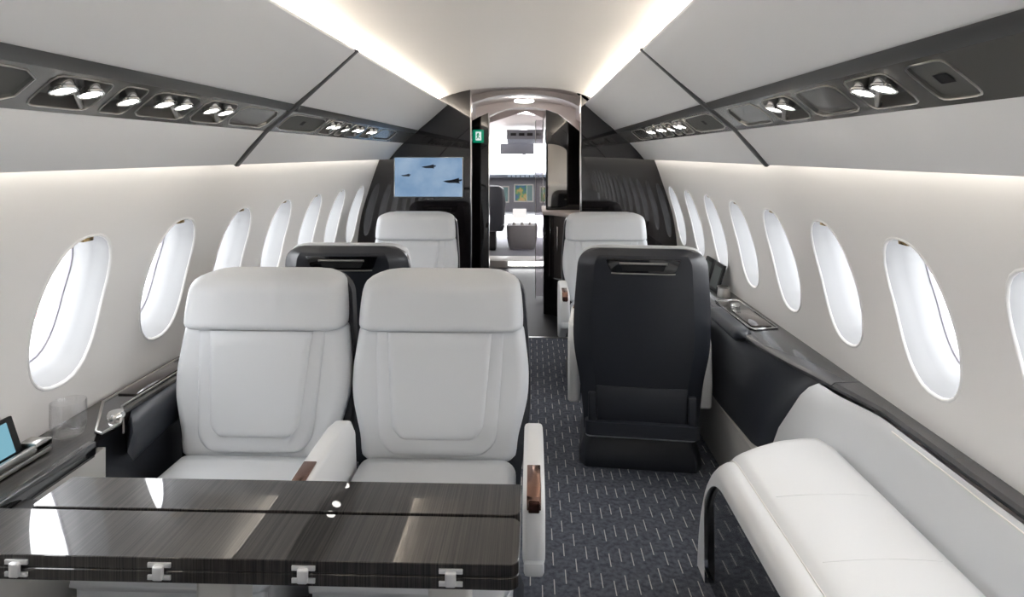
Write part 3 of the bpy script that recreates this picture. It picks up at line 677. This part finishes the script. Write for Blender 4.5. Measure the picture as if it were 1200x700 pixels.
lathe('control_knob', [(0, 0), (.026, 0), (.026, .010), (.021, .018), (0, .02)], CHROME, l, (-1.165, 1.905, .6785), 24)
box('control_panel', -1.278, -1.21, 2.08, 2.40, .678, .684, mat('smoked_panel', rgb(52, 42, 40), .12, coat=1) if 'smoked_panel' not in MATS else MATS['smoked_panel'], l, bev=.002)

# ------------------------------------------------------------------ table
TZ = .68
t = thing('folding_table', 'glossy dark veneer folding table with chrome hinges in front of the paired seats', 'table', (-.5, 1.4, 0))
def rr_poly(x0, x1, y0, y1, rad):
    P = []
    for (cx, cy, a0, rr) in ((x1, y1, 0, rad[0]), (x0, y1, 90, rad[1]), (x0, y0, 180, rad[2]), (x1, y0, 270, rad[3])):
        sx_ = 1 if a0 in (0, 270) else -1; sy_ = 1 if a0 in (0, 90) else -1
        for k in range(5):
            a = math.radians(a0+22.5*k); P.append((cx-sx_*rr+rr*math.cos(a), cy-sy_*rr+rr*math.sin(a)))
    return P
TX = .108
prism('lower_leaf', rr_poly(-1.112, TX, 1.242, 1.49, (.004, .004, .004, .02)), 'z', TZ-.052, TZ-.027, TABLEW, t, bev=.0015, seg=1, ang=20)
prism('front_leaf', rr_poly(-1.108, TX, 1.242, 1.405, (.022, .01, .004, .02)), 'z', TZ-.0255, TZ, TABLEW, t, bev=.0015, seg=1, ang=20)
prism('rear_leaf', rr_poly(-1.035, TX, 1.4145, 1.548, (.006, .01, .012, .022)), 'z', TZ-.0255, TZ, TABLEW, t, bev=.0015, seg=1, ang=20)
prism('core', rr_poly(-1.10, TX-.008, 1.25, 1.485, (.004, .004, .004, .02)), 'z', TZ-.0272, TZ-.0253, BLACKM, t)
for hx in (-.92, -.622, -.326, -.028):
    h = box('hinge', hx-.011, hx+.011, 1.231, 1.2415, TZ-.042, TZ-.012, mat('hinge_silver', rgb(225, 225, 226), .3, metal=.5), t, bev=.004, seg=3)
    for dz in (-.039, -.014):
        box('hinge_leaf', hx-.024, hx+.024, 1.2385, 1.2425, TZ+dz-.005, TZ+dz+.005, MATS['hinge_silver'], h, bev=.001)
for x in (-.57, -.05):
    pz = box('pedestal', x-.045, x+.045, 1.36, 1.46, .0, TZ-.052, GREYPANEL, t, bev=.012, seg=3)

# ------------------------------------------------------------------ things on the ledge
gl = thing('tumbler', 'clear empty glass tumbler standing on the dark ledge', 'glass', (-1.215, 1.77, .673))
lathe('bowl', [(.0, .006), (.028, .006), (.038, .010), (.044, .022), (.046, .05), (.0455, .105), (.044, .106), (.0435, .105), (.044, .05), (.042, .025), (.036, .015), (.0, .013)], GLASSM, gl, (-1.215, 1.77, .6765), 40)
lathe('foot', [(0, 0), (.026, 0), (.027, .006), (0, .0062)], GLASSM, gl, (-1.215, 1.77, .6765), 32)
tb = thing('tablet', 'dark framed tablet with a blue screen leaning in its holder on the ledge', 'tablet', (-1.25, 1.45, .68))
def tq(u, v, d): return (-1.235-.07*v+d, 1.30+.335*u, .70+.205*v+d*.3)
def slab(name, u0, u1, v0, v1, d0, d1, m, p, bev=0):
    V = [tq(u, v, d) for d in (d0, d1) for u, v in ((u0, v0), (u1, v0), (u1, v1), (u0, v1))]
    return mesh(name, V, [(0, 1, 2, 3), (4, 5, 6, 7), (0, 1, 5, 4), (1, 2, 6, 5), (2, 3, 7, 6), (3, 0, 4, 7)], m, p, bev=bev)
slab('casing', 0, 1, -.03, .47, -.012, 0, BLACKM, tb, .003)
slab('screen', .06, .93, .04, .42, .0002, .001, emis('tablet_blue', (.25, .55, .68, 1), .35), tb)
slab('picture', .55, .78, .14, .28, .001, .0016, emis('tablet_pale', (.8, .9, .92, 1), .4), tb)
hd = thing('tablet_holder', 'grey slotted bar on the ledge holding the tablet upright', 'holder', (-1.22, 1.45, .673))
box('bar', -1.262, -1.205, 1.2, 1.70, .6735, .69, SATIN, hd, bev=.006)
box('front_lip', -1.222, -1.205, 1.2, 1.70, .690, .712, SATIN, hd, bev=.005)
prism('end_block', [(1.64, .6905), (1.70, .6905), (1.70, .708), (1.68, .718), (1.64, .718)], 'x', -1.255, -1.205, SATIN, hd, bev=.004)

# ------------------------------------------------------------------ divan
d = thing('divan', 'long white leather divan with black lacquer front along the window wall', 'sofa', (1.0, 1.0, 0))
XF, XBK, ZT, YE = .735, 1.168, .49, 2.29
def top(x, y):
    q = (x-XF)/(XBK-XF); a = .10+.22*(1-min(1, q))**2; ye = YE
    s = max(0, y-(ye-a))/a
    z = ZT*(1-min(1, s)**2.2)**(1/1.9)
    return z
yS = [-.3, .0, .3, .6, .9, 1.2, 1.5, 1.7]+lin(1.8, 2.2, 16)+[2.22, 2.24, 2.26, 2.275, 2.285, 2.2895]
xS = lin(.80, XBK, 18)
V, Fc = [], []
def cush(y, x):
    q = (x-.80)/(XBK-.80); ed = math.sqrt(max(0, 1-(1-min(1, q/.12))**2)); eb = math.sqrt(max(0, 1-(1-min(1, (1-q)/.08))**2))
    return (x, y, max(.0, top(x, y)-.004+(.016+.016*math.sin(PI*min(1, q*.8)))*ed*min(1, eb+.3)-.03*(1-eb)))
grid(V, Fc, lambda u, v: cush(u, v), yS, xS)
mesh('seat_cushion', V, Fc, LEATHER_W, d, ang=80)
# rolled leather frame: from the cushion edge over the front
def frame(y, k):
    prof = [(.803, -.002), (.785, .001), (.765, -.003), (.748, -.014), (.738, -.03), (.735, -.045), (.735, -.062), (.745, -.064)]
    x, z = prof[k]; z += top(x, y); return (x, y, max(0, z))
V, Fc = [], []; grid(V, Fc, frame, yS, range(8)); mesh('rolled_edge', V, Fc, LEATHER_W, d, ang=60)
tube('stitching', [(.803, y, max(.002, top(.803, y)+.0)) for y in yS[:-5]], .0016, STITCH, d, n=6)
# outer rim closing the end below the frame (band that drops to the floor)
def endband(y, k):
    T = max(.0, top(XF, y)-.058); return [(.735, y, T), (.737, y, 0)][k]
V, Fc = [], []; grid(V, Fc, endband, [q for q in yS if q >= 2.20], range(2)); mesh('end_band', V, Fc, LEATHER_W, d)
V, Fc = [], []; grid(V, Fc, lambda y, k: [(.752, y, max(.0, top(XF, y)-.056)), (.755, y, 0)][k], [q for q in yS if q <= 2.225], range(2))
mesh('front_panel', V, Fc, BLACKG, d)
# backrest along the wall, with a return that meets the black side console
BP = [(1.17, .40), (1.185, .505), (1.20, .55), (1.225, .625), (1.238, .648), (1.254, .656), (1.262, .64), (1.262, .40)]
RP = [(1.065, .20), (1.066, .305), (1.085, .45), (1.14, .60), (1.165, .635), (1.20, .654), (1.22, .64), (1.22, .20)]
def bsec(y):
    t = max(0, min(1, (y-2.0)/.28)); t = t*t*(3-2*t)
    return [(a[0]+(b[0]-a[0])*t, y, a[1]+(b[1]-a[1])*t) for a, b in zip(BP, RP)]
V = []
ysb = [-.3, .5, 1.2, 1.8, 1.95]+lin(2.0, 2.28, 14)
rings = [bsec(y) for y in ysb]
# slanted forward end: the lower edge reaches further forward than the top
last = rings[-1]
for k, ins in ((.35, -.004), (.75, -.008), (1, -.004), (1.0, .012)): rings.append([(p[0]+ins, 2.28+(.06+(.655-p[2])*.42)*k, p[2]-(.004 if k == 1.0 and ins > 0 else 0)) for p in last])
loft('backrest', rings, LEATHER, d, ang=50)
tube('backrest_piping', [(1.2385, y, .6485) for y in ysb[:5]], .002, STITCH, d, n=6)
box('base', .80, 1.17, -.3, 1.95, 0, .40, BLACKM, d)
for y in (1.54, 1.83):
    tube('cushion_seam', [tuple(Vector(cush(y, x))+Vector((0, 0, .0))) for x in xS[2:-2]], .0012, LEATHER_W, d, n=6)

# ------------------------------------------------------------------ outside
APRON = mat('apron_concrete', rgb(205, 205, 205), .9)
tag(box('ground', -60, 60, -60, 70, -2.6, -2.5, APRON), 'pale concrete apron outside the windows', 'ground', kind='structure')
HANG = mat('hangar_white', rgb(235, 236, 238), .6); RED = mat('hangar_red', rgb(190, 60, 60), .6)
hg = thing('hangar', 'white hangar wall with a red stripe far outside the table-side windows', 'building', (-40, 20, -2.5))
box('wall_panel', -40.5, -40, -20, 60, -2.5, 6.5, HANG, hg)
box('red_stripe', -39.99, -39.94, -20, 60, 1.0, 1.5, RED, hg)
gr = bpy.data.objects['ground']
for y, wd, m in ((14.9, .45, RED), (20.5, .6, TRIMG)):
    box('painted_line', -34, -4, y, y+wd, -2.499, -2.49, m, gr)
